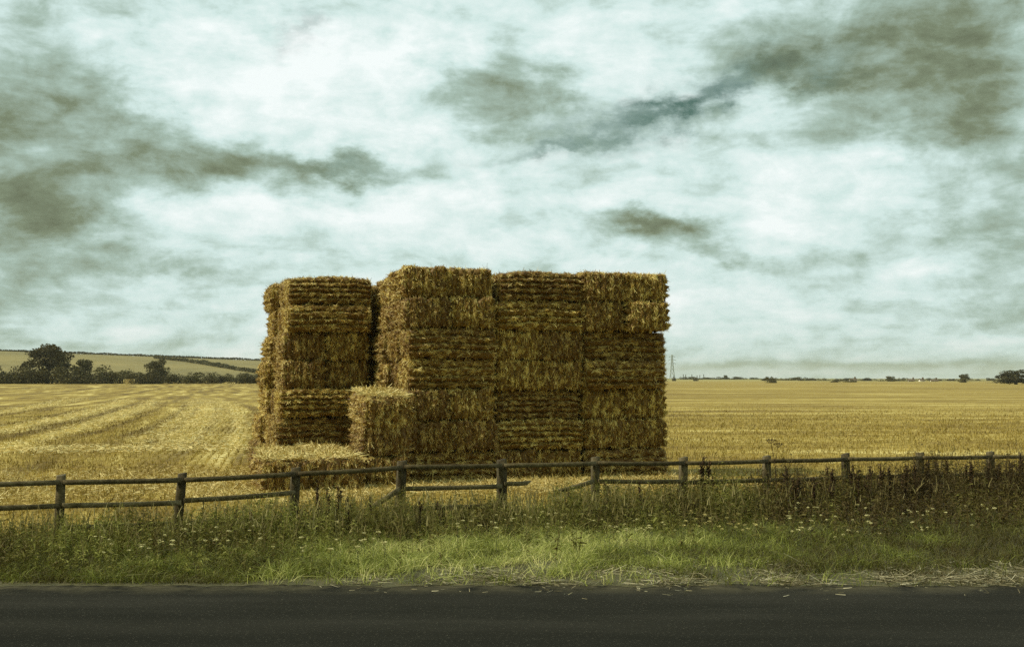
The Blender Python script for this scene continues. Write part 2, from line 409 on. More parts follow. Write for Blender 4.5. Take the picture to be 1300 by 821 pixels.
def bale_mesh(idx, sag=0.0, bands=(), frizz=1.0):
    rs = np.random.default_rng(100 + idx)
    hx, hy, hz = BL / 2, BW / 2, BH / 2
    step = .034
    nx, ny, nz = int(BL / step), int(BW / step), int(BH / step)
    V = []; Fq = []; n = 0
    def face(fn, a, b):
        nonlocal n
        u = np.linspace(-1, 1, a + 1); v = np.linspace(-1, 1, b + 1)
        U, W_ = np.meshgrid(u, v)
        V.append(fn(U, W_).reshape(-1, 3))
        i = np.arange((a + 1) * (b + 1)).reshape(b + 1, a + 1) + n
        Fq.append(np.stack([i[:-1, :-1], i[:-1, 1:], i[1:, 1:], i[1:, :-1]], -1).reshape(-1, 4)); n += (a + 1) * (b + 1)
    o = np.ones_like
    face(lambda u, v: np.stack([u * hx, -hy * o(u), v * hz], -1), nx, nz)
    face(lambda u, v: np.stack([-u * hx, hy * o(u), v * hz], -1), nx, nz)
    face(lambda u, v: np.stack([hx * o(u), u * hy, v * hz], -1), ny, nz)
    face(lambda u, v: np.stack([-hx * o(u), -u * hy, v * hz], -1), ny, nz)
    face(lambda u, v: np.stack([u * hx, v * hy, hz * o(u)], -1), nx, ny)
    face(lambda u, v: np.stack([u * hx, -v * hy, -hz * o(u)], -1), nx, ny)
    V = np.concatenate(V); Fq = np.concatenate(Fq)
    r = .07; half = np.array([hx, hy, hz])
    q = np.clip(V, -(half - r), half - r); nn = V - q; nn /= np.linalg.norm(nn, axis=1, keepdims=True)
    P = q + r * nn
    off = np.array([idx * 17.3, idx * 5.1, 3.7])
    disp = np.empty(len(P))
    tw = np.linspace(-.5, .5, 6) * BW * .94 + rs.normal(0, .02, 6)
    for i in range(len(P)):
        x, y, z = P[i]
        d = .05 * fbm((P[i] + off) * 1.8, 2) + .055 * fbm((P[i] + off) * np.array([8.5, 8.5, 10.5]), 3)
        if abs(nn[i, 0]) > .6:                                   # ends: ribs between the strings
            g = np.exp(-((y - tw) / .03) ** 2).max()
            d += .05 * (1 - (y / hy) ** 2) * (1 - (z / hz) ** 2) - .075 * g
        elif abs(nn[i, 1]) > .6:                                 # long sides: flat bands
            d += .045 * (1 - (z / hz) ** 2) + .03 * fbm((x * 6 + off[0], z * 1.2, y), 2)
            for zb in bands:
                zz = z + .012 * math.sin(x * 3 + idx) + .03 * fbm((x * 2.5 + off[0], zb, 0), 2)
                d += -.10 * math.exp(-((zz - zb - .02) / .03) ** 2) + .055 * math.exp(-((zz - zb + .05) / .035) ** 2)
        elif nn[i, 2] > .6:
            d += .02 * fbm((x * 5, y * 2, idx), 2) - .03 * np.exp(-((y - tw) / .035) ** 2).max()
        disp[i] = d
    P = P + nn * disp[:, None]
    P[:, 2] -= sag * (P[:, 0] / hx) ** 2 * (.6 + .4 * (P[:, 2] / hz))
    mb = MB(); mb.add(P, Fq, .26)
    # straw sticking out of every face
    a, b, c, d4 = (P[Fq[:, k]] for k in range(4))
    nf = np.cross(c - a, d4 - b); ar = np.linalg.norm(nf, axis=1); nf /= ar[:, None] + 1e-12
    keep = nf[:, 2] > -.8
    w = ar * keep * np.where(np.abs(nf[:, 2]) > .8, .8, 1)
    # tufts: density follows a noise of its own
    cen = (a + b + c + d4) / 4
    dens = np.array([fbm((p + off) * 7.0, 2) for p in cen])
    w = w * np.clip(.5 + dens * 2.6, .05, 2)
    N = 20000
    fi = RNG.choice(len(Fq), N, p=w / w.sum())
    s, t = RNG.random((2, N, 1))
    root = (a[fi] * (1 - s) + b[fi] * s) * (1 - t) + (d4[fi] * (1 - s) + c[fi] * s) * t
    nr = nf[fi]
    D = RNG.normal(size=(N, 3)); D -= nr * (D * nr).sum(1, keepdims=True)
    ends = np.abs(nr[:, 0]) > .6; lng = np.abs(nr[:, 1]) > .6
    D[ends] *= np.array([1, .35, 1.6]); D[lng] *= np.array([1.0, 1, .55])
    D /= np.linalg.norm(D, axis=1, keepdims=True) + 1e-9
    out = np.abs(RNG.normal(.03, .11, N)) * frizz
    D = D + nr * out[:, None] + np.array([0, 0, -.06])
    L = RNG.uniform(.04, .125, N); Wd = RNG.uniform(.008, .018, N)
    long_ = RNG.random(N) < .02; L[long_] *= 1.8; D[long_] += nr[long_] * .5
    # clumps of the same shade
    ti = np.clip(RNG.normal(.46, .29, N) + .55 * np.repeat(0, N) + 1.0 * dens[fi] + np.array([.35 * fbm((p + off) * 3.0, 2) for p in root]), 0, 1)
    mb.blades(root + nr * .006, D, L, Wd, 1, None, .5, ti)
    return mb.mesh('straw_bale', M['straw'])

BALES = [bale_mesh(0, .00, (-.2, .03, .24)), bale_mesh(1, .02, (-.25, -.08, .16)), bale_mesh(2, .07, (-.24, -.07, .09, .25)),
         bale_mesh(3, .03, (-.15, .1)), bale_mesh(4, .05, (-.22, -.03, .2)), bale_mesh(5, .0, (-.2, .1))]

TH = R(15.5)
CU = np.array([math.cos(TH), math.sin(TH)]); CV = np.array([-math.sin(TH), math.cos(TH)])
C0 = np.array([-3.03, 35.95])
LH = .882
bcount = 0
def bale(u, v, z, along, label, group, var=None, tilt=0.0, rz=0.0, sc=(1, 1, 1)):
    """u,v = centre of the bale in the stack's own plan; along 'u' = lengthwise, 'v' = end-on"""
    global bcount
    p = C0 + CU * u + CV * v
    k = var if var is not None else bcount % len(BALES)
    o = bpy.data.objects.new('straw_bale', BALES[k]); COL.objects.link(o)
    a = TH + (0 if along == 'u' else math.pi / 2) + (math.pi if random.random() < .5 else 0) + rz + random.gauss(0, .012)
    o.location = (p[0] + random.gauss(0, .02), p[1] + random.gauss(0, .02), float(gz(*p)) + z + BH * sc[2] / 2)
    o.rotation_euler = (tilt if along == 'u' else 0, 0, a)
    if along == 'v' and tilt:
        o.rotation_euler = (0, tilt * (1 if math.cos(a - TH - math.pi / 2) > 0 else -1), a)
    o.scale = (sc[0] * random.uniform(.985, 1.01), sc[1] * random.uniform(.985, 1.01), sc[2])
    tag(o, label, 'straw bale', group)
    bcount += 1
    return o

ORD = ['bottom layer', 'second layer', 'third layer', 'fourth layer', 'fifth layer', 'sixth layer', 'top layer']
LONGV = [1, 4, 2, 1, 4, 4, 2]; ENDV = [0, 3, 5]
def column(u0, v0, pat, where, group, side_words, shift=lambda k: (0, 0), zs=1.0, back=True):
    for k, c in enumerate(pat):
        du, dv = shift(k); z = k * LH * zs + (.004 if k else -.01)
        if c == 'L':
            sg = {'arc': 2}.get(None)
            bale(u0 + 1.31 + du, v0 + .65 + dv, z, 'u', f'lengthwise straw bale facing the road, {where}, {ORD[k]}', group, LONGV[k] if where != 'middle wall column' or k > 2 else 2)
            if back: bale(u0 + 1.31 + du + random.gauss(0, .05), v0 + 1.98 + dv, z, 'u', f'lengthwise straw bale tucked behind another, {where}, {ORD[k]}', group)
        else:
            for j in (0, 1):
                bale(u0 + .645 + 1.335 * j + du, v0 + 1.31 + dv + random.gauss(0, .06), z, 'v',
                     f'end-on straw bale, {side_words[j]} one of its pair, {where}, {ORD[k]}', group, ENDV[(k + j) % 3])

FW = 'straw bales of the three-column front wall'
rj = random.Random(5)
shA = [(rj.gauss(0, .04), rj.gauss(0, .085)) for _ in range(7)]
shB = [(rj.gauss(0, .04), rj.gauss(0, .085) + .03) for _ in range(7)]
shC = [(max(-.06, min(.05, rj.gauss(0, .06))), rj.gauss(0, .085) + .02) for _ in range(7)]
shC = [(a * .5 - (.07 if k > 4 else 0), b) for k, (a, b) in enumerate(shC)]
column(0, 0, 'LPPLLPP', 'wall column beside step', FW, ('tower-side', 'far-side'), lambda k: shA[k])
column(2.71, .03, 'PLLPPLL', 'middle wall column', FW, ('tower-side', 'far-side'), lambda k: shB[k], .985)
column(5.43, .0, 'LPPLLPP', 'wall column farthest from tower', FW, ('inner', 'outer'), lambda k: shC[k], .99)
# flank of the wall running back towards the tower
for k in range(7):
    bale(.54 + rj.gauss(0, .06), 4.0, k * LH * .985, 'v', f'straw bale in the sunlit flank between front wall and tower, {ORD[k]}', 'straw bales of the sunlit flank')
for k in range(7):
    bale(.22 + rj.gauss(0, .04), 6.75, k * LH * .97, 'v', f'straw bale deep in the shaded gap beside the tower, {ORD[k]}', 'straw bales in the shaded gap')
# the separate tower at the back
TG = 'straw bales of the separate tower'
lean = [-.46, -.40, -.28, -.15, -.08, -.02, .02]
shT = [(lean[k] + rj.gauss(0, .03), rj.gauss(0, .08)) for k in range(7)]
column(-2.93, 4.25, 'PLLPPLL', 'separate tower', TG, ('field-side', 'wall-side'), lambda k: shT[k])
for k in range(7):
    bale(-2.98 + .6 + lean[k] * 1.25 - .12 + rj.gauss(0, .08), 8.25, k * LH * .99, 'v', f'straw bale in the ragged outer flank of the tower, {ORD[k]}', 'straw bales of the tower flank')
# step of three bales against the front wall
for k in range(3):
    bale(-.70, .20 + .03 * k, k * .835, 'v', f'end-on straw bale in the three-high step by the front wall, {("bottom", "middle", "top")[k]} one', 'straw bales of the step',
         ENDV[k], tilt=(-.075 if k == 2 else -.01), sc=(1, 1, .945))
# low row on the ground in front of the tower
LG = 'low straw bales on the ground'
bale(-3.56, -1.05, 0, 'v', 'low straw bale on the ground at the outer front corner, pale sunlit top', LG, 4, rz=.03)
bale(-2.16, -.9, 0, 'v', 'low straw bale on the ground between corner bale and step', LG, 5, rz=-.02)
bale(-3.42, 1.68, 0, 'v', 'low straw bale behind the outer corner bale, before the tower', LG, 0)
bale(-2.08, 1.70, 0, 'v', 'low straw bale behind the step, in front of the tower', LG, 3)
bale(-2.25, 3.68, 0, 'u', 'lengthwise low straw bale forming a ledge against the tower foot', LG, 1)

# loose straw round the bales
mb = MB()
n = 26000
U = RNG.uniform(-6.5, 9.0, n); Vv = RNG.normal(-1.6, 1.5, n)
p = C0[None] + CU[None] * U[:, None] + CV[None] * Vv[:, None]
n2 = 14000                                               # scatter left of the tower
U2 = RNG.uniform(-14, -4, n2); V2 = RNG.normal(3.5, 2.6, n2) + .2 * U2
p = np.concatenate([p, C0[None] + CU[None] * U2[:, None] + CV[None] * V2[:, None]]); n = len(p)
D = RNG.normal(size=(n, 3)); D[:, 2] = np.abs(D[:, 2]) * .22
P = np.column_stack([p, gz(p[:, 0], p[:, 1]) + RNG.uniform(.005, .05, n)])
SW = []
for (xa, ya), wdt in SWATHS:
    cnt = int(9000 * wdt); tq = RNG.random(cnt) ** .8 * 1.15; yq = ya + tq * 95 - 8; xq = swath_x(xa, ya, yq) + RNG.normal(0, wdt * .7, cnt) * (1 + tq * .6)
    kp = np.array([mnoise.noise(Vector((a * .3, b * .09, 5))) for a, b in zip(xq, yq)]) > -.25
    SW.append(np.column_stack([xq, yq, gz(xq, yq) + RNG.uniform(.06, .13, cnt)])[kp])
cnt = 5000; xq = RNG.uniform(-21, -9, cnt); yq = 52.5 + RNG.normal(0, 1.3, cnt) + .12 * (xq + 14); SW.append(np.column_stack([xq, yq, gz(xq, yq) + RNG.uniform(.06, .12, cnt)]))
SW = np.concatenate(SW); ns = len(SW); DS = RNG.normal(size=(ns, 3)); DS[:, 2] *= .12
mb.blades(P, D, RNG.uniform(.08, .28, n), RNG.uniform(.008, .017, n), 1, None, .7, np.clip(RNG.normal(.62, .22, n), 0, 1))
mb.blades(SW, DS, RNG.uniform(.12, .34, ns), RNG.uniform(.014, .03, ns), 1, None, .7, np.clip(RNG.normal(.78, .16, ns), 0, 1))
for u0, u1, v0, v1, zt, zs_, cnt in ((-4.1, -3.02, -2.25, .15, .83, 0, 2300), (-2.7, -1.62, -2.1, .3, .83, 0, 2300), (-3.95, -2.9, .5, 2.9, .83, 0, 1800), (-2.6, -1.55, .5, 4.1, .83, 0, 2400), (-1.3, -.1, -1.0, 1.4, 2.52, .075, 1500)):  # pale straw added over low bale and step tops so they look sunlit
    U = RNG.uniform(u0, u1, cnt); Vv = RNG.uniform(v0, v1, cnt); q = C0[None] + CU[None] * U[:, None] + CV[None] * Vv[:, None]
    D = RNG.normal(size=(cnt, 3)); D[:, 2] = np.abs(D[:, 2]) * .2
    mb.blades(np.column_stack([q, zt + zs_ * (Vv - (v0 + v1) / 2) + RNG.uniform(-.01, .07, cnt)]), D, RNG.uniform(.08, .28, cnt), RNG.uniform(.012, .024, cnt), 1, None, .7, np.clip(RNG.normal(.72, .2, cnt), 0, 1))
tag(link('loose_straw', mb.mesh('loose_straw', M['loose'])), 'loose pale straw scattered on the ground round the bales, and added on bale tops to look sunlit', 'straw', kind='stuff')

# stubble standing in the near field
mb = MB()
def scatter_field(n, y0, y1):
    y = y0 + (y1 - y0) * RNG.random(n) ** 1.25
    x = RNG.uniform(-1, 1, n) * (.46 * y + 1)
    ok = y > fence_y(x) + .5
    return x[ok], y[ok]
x, y = scatter_field(230000, 21, 150)
ok = RNG.random(len(x)) < 1 - ss(50, 145, y) * .95
x, y = x[ok], y[ok]
left = x < -2
# drilled rows: away from the road on the tower side, along it on the other
acr = x * math.cos(R(10.5)) + y * math.sin(R(10.5))
x = np.where(left, x + (np.round(acr / .3) * .3 - acr) * .85, x)
y = np.where(left, y, y + (np.round(y / .3) * .3 - y) * .85)
n = len(x)
D = RNG.normal(0, .4, (n, 3)); D[:, 2] = 1
flat = RNG.random(n) < .35
D[flat, 2] = .12; D[flat, :2] *= 2.5
P = np.column_stack([x, y, gz(x, y) - .01])
cl = np.array([mnoise.noise(Vector((a * .35, b * .35, 0))) for a, b in zip(x, y)])
mb.blades(P, D, RNG.uniform(.08, .19, n) * (1 + .3 * flat), RNG.uniform(.010, .02, n) * (1 + np.clip((y - 35) / 50, 0, 1)), 1, None, .8, np.clip(RNG.normal(.46, .2, n) + .5 * cl + .45 * swath_mask(x, y) - .42 * np.maximum(swath_mask(x, y, 1.7, .5), swath_mask(x, y, -1.7, .5)), 0, 1))
tag(link('stubble', mb.mesh('stubble', M['stubble'])), 'short golden stubble standing in the harvested field', 'stubble', kind='stuff')

# ------------------------------------------------------------------ fence
def rot_axis(ax):                      # columns: along, side, up
    ax = np.asarray(ax, float); ax /= np.linalg.norm(ax)
    sd = np.cross([0, 0, 1], ax); sd /= np.linalg.norm(sd)
    return np.column_stack([ax, sd, np.cross(ax, sd)])

fence = empty('wooden_fence', (f0[0], f0[1], 0))
tag(fence, 'weathered dark wooden post and rail fence between verge and field, some lower rails broken', 'fence')
def plank(name, a, b, hw, hh, tint, seg=6, cutb=0.0):
    """slightly bowed board from a to b, world coordinates"""
    a, b = np.asarray(a, float), np.asarray(b, float)
    mbp = MB(); Rm = rot_axis(b - a); V = []
    ph = random.uniform(0, 6)
    for i in range(seg + 1):
        t = i / seg; c = a + (b - a) * t + Rm[:, 2] * (.003 * math.sin(ph + 4 * t) - .008 * math.sin(math.pi * t)) + Rm[:, 1] * .005 * math.sin(ph * 2 + 5 * t)
        k = .92 + .03 * math.sin(ph + 9 * t)
        ex = cutb * (i == seg)
        for sy, sz in ((-1, -1), (1, -1), (1, 1), (-1, 1)): V.append(c + Rm @ np.array([ex * sz, sy * hw, sz * hh * k]))
    Fq = [[i * 4 + j, (i + 1) * 4 + j, (i + 1) * 4 + (j + 1) % 4, i * 4 + (j + 1) % 4] for i in range(seg) for j in range(4)]
    Fq += [[0, 1, 2, 3], [seg * 4 + 3, seg * 4 + 2, seg * 4 + 1, seg * 4]]
    mbp.add(np.array(V) - np.array([f0[0], f0[1], 0]), Fq, tint)
    me = mbp.mesh(name, M['wood'])
    return link(name, me, fence)

# px positions and tops of the posts as seen
POSTS = {-2: (None, 606), -1: (82, 603), 0: (235, 600), 1: (383.5, 593), 2: (513, 585), 3: (639, 583), 4: (755, 580), 5: (865, 580), 6: (968, 578), 7: (1067, 575.5), 8: (1162, 574), 9: (1253, 573), 10: (None, 572), 11: (None, 571)}
for k in list(range(-8, -2)) + list(range(12, 18)): POSTS[k] = (None, None)
post_xy = {}; post_top = {}
for k, (px, py) in POSTS.items():
    xy = fence_xy(k)
    zt = at_y(650 + xy[0] / xy[1] * F, py, xy[1])[1] if py else 1.28
    post_xy[k] = xy; post_top[k] = zt
    leanx = {0: .10, 1: .05, 2: .06, 3: -.01}.get(k, random.gauss(0, .015)); w = {4: .074, 3: .085, 2: .08}.get(k, .076)
    base = np.array([xy[0] - leanx * 1.1, xy[1], -.15]); top = np.array([xy[0], xy[1], zt])
    mbp = MB(); V = []
    ca, sa = math.cos(fang + random.gauss(0, .05)), math.sin(fang)
    for i in range(5):
        t = i / 4; c = base + (top - base) * t; kk = 1.04 - .06 * t + random.gauss(0, .012)
        for sx_, sy_ in ((-1, -1), (1, -1), (1, 1), (-1, 1)):
            dz = (random.gauss(0, .006) + .010 * sx_) if i == 4 else 0
            V.append(c + np.array([(sx_ * ca - sy_ * sa * .7) * w * kk, (sx_ * sa + sy_ * ca * .7) * w * kk, dz]))
    Fq = [[i * 4 + j, i * 4 + (j + 1) % 4, (i + 1) * 4 + (j + 1) % 4, (i + 1) * 4 + j] for i in range(4) for j in range(4)] + [[16, 17, 18, 19]]
    mbp.add(np.array(V) - np.array([f0[0], f0[1], 0]), Fq, random.uniform(.2, .6))
    link('post', mbp.mesh('post', M['wood']), fence)

n3 = np.array([-fnor[0], -fnor[1], 0])            # towards the road
def on(k, dz, side=.075, along=0.0):
    kk = int(math.floor(k)); t = k - kk
    xy = fence_xy(k)
    z = post_top[kk] * (1 - t) + post_top[min(kk + 1, 17)] * t
    return np.array([xy[0], xy[1], z + dz]) + n3 * side
for k in range(-8, 17):                            # top rails, butted at the posts
    d1, d2 = -.115, -.115
    if k == 2: d1 = -.10
    plank('rail', on(k + .012, d1), on(k + .988, d2), .02, .045, random.uniform(.35, .7))
DL = -.50
for k in [-8, -7, -6, -5, -4, -3, -2, -1, 0, 2] + list(range(4, 17)):
    if k == 4: plank('rail', on(4.012, DL + .03), on(4.988, DL + .02), .02, .045, .5)
    elif k == 0: plank('rail', on(.012, DL + .03), on(.988, DL + .06), .02, .045, .55)
    else: plank('rail', on(k + .012, DL), on(k + .988, DL), .02, .045, random.uniform(.35, .7))
# snapped and fallen rails
tag(plank('rail', on(1.97, DL + .0), on(1.66, DL - .34), .02, .05, .6, 4, .06), 'rail hanging loose, one end dropped into the weeds')
tag(plank('rail', on(3.012, DL + .04), on(3.27, DL + .05), .02, .045, .65, 3, .05), 'short snapped rail stub beside a post')
tag(plank('rail', on(3.97, DL + .05), on(3.60, DL - .13), .02, .045, .65, 4, .05), 'snapped rail drooping from its post')
# low rails hidden down in the weeds
for k in (-1, 0, 2, 5): plank('rail', on(k + .012, DL - .36), on(k + .988, DL - .36), .02, .045, .5)

# ------------------------------------------------------------------ verge vegetation
def to_px(x, y): return 650 + x / y * F

# grass
mb = MB()
def verge_pts(n, t0, t1, x0=-9.5, x1=18):
    x = RNG.uniform(x0, x1, n); t = t0 + (t1 - t0) * RNG.random(n)
    y = ROAD_EDGE + t * (fence_y(x) - ROAD_EDGE)
    return x, y, t
def field_noise(x, y, s, o=0.0):
    return np.array([mnoise.noise(Vector((a * s, b * s, o))) for a, b in zip(x, y)])
x, y, t = verge_pts(215000, -.035, .95, -18, 24)
px = to_px(x, y)
edge = np.clip((px - 330) / 250, 0, 1)                      # bare straw-strewn strip only on one side
nz = field_noise(x, y, .9)
dens = np.where(y > ROAD_EDGE - .02 + .3 * nz + edge * (.95 + 1.3 * nz), 1.0, .16)
dens *= np.where(t > .62, .45, 1)
ok = RNG.random(len(x)) < dens
x, y, t, px, nz = x[ok], y[ok], t[ok], px[ok], nz[ok]
n = len(x)
D = RNG.normal(0, .38, (n, 3)); D[:, 2] = 1
bend = RNG.normal(0, .35, (n, 3)); bend[:, 2] = -.25 - .3 * RNG.random(n)
tuft = field_noise(x, y, 1.6, 4.0)
L = RNG.uniform(.14, .36, n) * (1 + .7 * np.clip(tuft, -.5, .8))
green = np.exp(-((px - 620) / 330) ** 2)                    # freshest grass in the middle of the verge
ti = np.clip(.20 + .54 * green + RNG.normal(0, .16, n) + .40 * nz + .30 * tuft - .10 * np.clip((px - 950) / 150, 0, 1), 0, 1)
mb.blades(np.column_stack([x, y, verge_z(x, y) - .01]), D, L, RNG.uniform(.007, .015, n), 2, bend, .2, ti)
tag(link('grass', mb.mesh('grass', M['grass'])), 'long fresh green grass on the road verge', 'grass', kind='stuff')

# cut straw and dead stems along the road edge
mb = MB()
n = 15000
x = RNG.uniform(-4, 12, n); y = ROAD_EDGE - .25 + RNG.normal(0, .85, n); y = np.where(y < ROAD_EDGE - .25, 2 * ROAD_EDGE - .5 - y, y); y[::14] = ROAD_EDGE - np.abs(RNG.normal(.2, .55, len(y[::14])))
px = to_px(x, y); ok = RNG.random(n) < np.clip((px - 380) / 320, 0, 1); ok &= RNG.random(n) < np.clip(.42 + 1.5 * field_noise(x, y, 1.1, 7), .04, 1); x, y = x[ok], y[ok]; n = len(x)
D = RNG.normal(size=(n, 3)); D[:, 2] = np.abs(D[:, 2]) * .18; D[:, 0] *= 1.7
zz = np.where(y < ROAD_EDGE - .1, .008, verge_z(x, y))
mb.blades(np.column_stack([x, y, zz + RNG.uniform(.004, .05, n)]), D, RNG.uniform(.05, .30, n) * np.where(y < ROAD_EDGE - .3, .45, 1), RNG.uniform(.005, .011, n), 2, RNG.normal(0, .12, (n, 3)) * [1, 1, .2], .6, np.clip(RNG.normal(.45, .3, n), 0, 1))
M['litter'] = tint_material('dead_stems', [(0, (.09, .075, .04)), (.5, (.25, .22, .13)), (1, (.55, .51, .36))], .8)
tag(link('straw_litter', mb.mesh('straw_litter', M['litter'])), 'dry straw litter strewn along the edge of the road', 'straw litter', kind='stuff')

# weeds along the fence
mb = MB()
n = 19000
k_ = RNG.uniform(-8, 15, n); off = -np.abs(RNG.normal(0, 1.0, n)) + .35
wide = RNG.random(n) < .28; off[wide] = -RNG.uniform(0, 4.2, wide.sum())
xy = fence_xy(k_) + fnor[None] * off[:, None]
x, y = xy[:, 0], xy[:, 1]; px = to_px(x, y)
ok = (y > ROAD_EDGE + .3) & (~wide | (RNG.random(n) < np.clip((430 - px) / 200, .12, 1) + np.clip((px - 980) / 250, 0, .8)))
x, y, px, off = x[ok], y[ok], px[ok], off[ok]; n = len(x)
hmax = np.interp(px, [0, 230, 330, 420, 520, 600, 680, 720, 860, 960, 1080, 1200, 1300], [.66, .66, .78, .88, .76, .68, .68, .90, .95, 1.0, 1.1, 1.25, 1.22])
hn = field_noise(x, y, 1.3, 9)
h = hmax * RNG.uniform(.45, 1.0, n) * (1 + .5 * hn) * np.where(off < -1.2, .62, 1)
brown = np.clip((px - 800) / 260, 0, 1) * .38 + .08
base_t = np.clip(.76 - brown + .35 * field_noise(x, y, .8, 2) + RNG.normal(0, .08, n), .05, .98)
P0 = np.column_stack([x, y, np.where(off < .2, verge_z(x, y), gz(x, y)) - .02])
D = RNG.normal(0, .13, (n, 3)); D[:, 2] = 1
mb.blades(P0, D, h, .010, 2, RNG.normal(0, .1, (n, 3)), .4, np.clip(base_t - .1, 0, 1))
for rep in range(16):
    tt_ = RNG.uniform(.12, 1.0, n)
    Pl = P0 + D / np.linalg.norm(D, axis=1, keepdims=True) * (h * tt_)[:, None]
    Dl = RNG.normal(0, 1, (n, 3)); Dl[:, 2] = RNG.normal(.25, .5, n)
    size = RNG.uniform(.05, .14, n) * (1.15 - .65 * tt_)
    mb.blades(Pl, Dl, size, size * RNG.uniform(.2, .42, n), 2, np.array([[0, 0, -.4]]) * np.ones((n, 1)), .25, np.clip(base_t + RNG.normal(0, .12, n), 0, 1))
# seeding grasses, thin and straw coloured, standing among the weeds
n = 6500
k_ = RNG.uniform(-8, 15, n); off = RNG.normal(-.6, .9, n)
xy = fence_xy(k_) + fnor[None] * off[:, None]; x, y = xy[:, 0], xy[:, 1]; px = to_px(x, y)
ok = (y > ROAD_EDGE + .5) & (off < .8) & (RNG.random(n) < np.interp(px, [0, 300, 480, 700, 900, 1000], [.5, .6, 1, 1, .6, .3])); x, y, off = x[ok], y[ok], off[ok]; n = len(x)
tag(link('weeds', mb.mesh('weeds', M['weed'])), 'tangled dark weeds growing along the foot of the fence', 'weeds', kind='stuff')
mb = MB(); M['seedgrass'] = tint_material('seeding_grass', [(0, (.12, .095, .035)), (.5, (.25, .21, .085)), (1, (.45, .40, .19))], .7, transl=.3)
P0 = np.column_stack([x, y, np.where(off < .2, verge_z(x, y), gz(x, y))]); D = RNG.normal(0, .18, (n, 3)); D[:, 2] = 1; h = RNG.uniform(.35, .8, n)
mb.blades(P0, D, h, .007, 2, RNG.normal(0, .15, (n, 3)) * [1, 1, 0], .6, np.clip(RNG.normal(.35, .2, n), 0, 1))
mb.blades(P0 + D / np.linalg.norm(D, axis=1, keepdims=True) * (h * .82)[:, None], D, h * .25, .022, 2, RNG.normal(0, .3, (n, 3)), .3, np.clip(RNG.normal(.5, .2, n), 0, 1))
tag(link('seeding_grass', mb.mesh('seeding_grass', M['seedgrass'])), 'thin straw-coloured seeding grasses standing among the weeds', 'grass', kind='stuff')

# dead dock stalks
def dock_meshes(i):
    rs = np.random.default_rng(i)
    st = MB(); st.tube([(0, 0, 0), (.01, .0, .35), (.02 + rs.normal(0, .02), rs.normal(0, .02), .7), (.03 + rs.normal(0, .04), .0, 1.0)], [.011, .010, .008, .004], 5, .4)
    sp = MB()
    for b in range(5):
        z0 = .35 + .13 * b; a = rs.uniform(0, 6.28); ln = .30 - .04 * b if b < 4 else .22
        n_ = 60
        tq = rs.random(n_)
        dirv = np.array([math.cos(a) * .32, math.sin(a) * .32, .95]) if b < 4 else np.array([0, 0, 1.])
        org = np.array([.02, 0, z0]) if b < 4 else np.array([.025, 0, .78])
        Pq = org + dirv * (tq * ln)[:, None] + rs.normal(0, .013, (n_, 3))
        sp.cards(Pq, rs.uniform(.012, .026, n_), rs.random(n_))
    lf = MB()
    n_ = 9
    Pq = np.column_stack([np.full(n_, .01), np.zeros(n_), rs.uniform(.05, .5, n_)]); Dq = rs.normal(0, 1, (n_, 3)); Dq[:, 2] = .3
    lf.blades(Pq, Dq, rs.uniform(.12, .26, n_), rs.uniform(.03, .06, n_), 2, np.tile([[0, 0, -.5]], (n_, 1)), .3, rs.uniform(.2, .7, n_))
    return st.mesh('stalk', M['dock']), sp.mesh('seed_head', M['dock']), lf.mesh('dock_leaf', M['weed'])
DOCK = [dock_meshes(i) for i in (1, 2, 3)]
def px_xy(px, k_off):                      # a spot on the verge under photo column px, k_off metres from the fence line towards the road
    o = f0 - fnor * k_off; r = (px - 650) / F
    # o + s*fdir with x = r*y
    s = (r * o[1] - o[0]) / (fdir[0] - r * fdir[1])
    return o + fdir * s
docks = [
    (302, .5, .62, 'dead dock stalk beside the corner of the low bales'), (322, .7, .6, 'thin dead dock stalk before the outer low bale'),
    (404, .45, .95, 'tallest dark dock stalk just beyond the second full post'), (424, .35, .86, 'dark dock stalk, first of a close pair in front of the low bales'),
    (433, .4, .92, 'dark dock stalk, second of a close pair in front of the low bales'), (447, .5, .74, 'short dark dock stalk in front of the low bales'),
    (474, .6, .72, 'dark dock stalk below the fallen rail'), (536, .7, .66, 'dock stalk in front of the step bales'),
    (562, .6, .62, 'dock stalk standing before the loose straw gap'), (720, .6, .8, 'dock stalk below the drooping snapped rail'),
    (772, .5, .86, 'dock stalk leaning beside the post under the front wall'), (812, .5, .84, 'dock stalk before the farthest column of the front wall'),
    (886, .0, 1.25, 'reddish dead dock stalk topping the rail right of the bales'), (897, .1, 1.2, 'slim dead dock stalk next to the reddish one past the bales')]
for i, (px, ko, h, lb) in enumerate(docks):
    q = px_xy(px, ko); t_ = empty('dock_plant', (q[0], q[1], float(verge_z(q[0], q[1])) - .02), random.uniform(0, 6))
    for nm, me in zip(('stalk', 'seed_head', 'leaf'), DOCK[i % 3]): link(nm, me, t_)
    t_.scale = (max(h, .8), max(h, .8), h); t_.rotation_euler[0] = random.gauss(0, .05); t_.rotation_euler[1] = random.gauss(0, .06)
    tag(t_, lb, 'dock plant', 'dead dock stalks along the fence')
for j in range(22):
    px = 985 + j * 14.5 + random.gauss(0, 4)
    q = px_xy(px, random.uniform(.1, 1.1)); h = random.uniform(.95, 1.2) * (1 if px > 1040 else .85)
    t_ = empty('dock_plant', (q[0], q[1], float(verge_z(q[0], q[1])) - .02), random.uniform(0, 6))
    for nm, me in zip(('stalk', 'seed_head', 'leaf'), DOCK[j % 3]): link(nm, me, t_)
    t_.scale = (1.2, 1.2, h); t_.rotation_euler[0] = random.gauss(0, .05)
    tag(t_, 'dark brown dead dock stalk in the dense thicket at the right end of fence', 'dock plant', 'dead dock thicket at the right end')

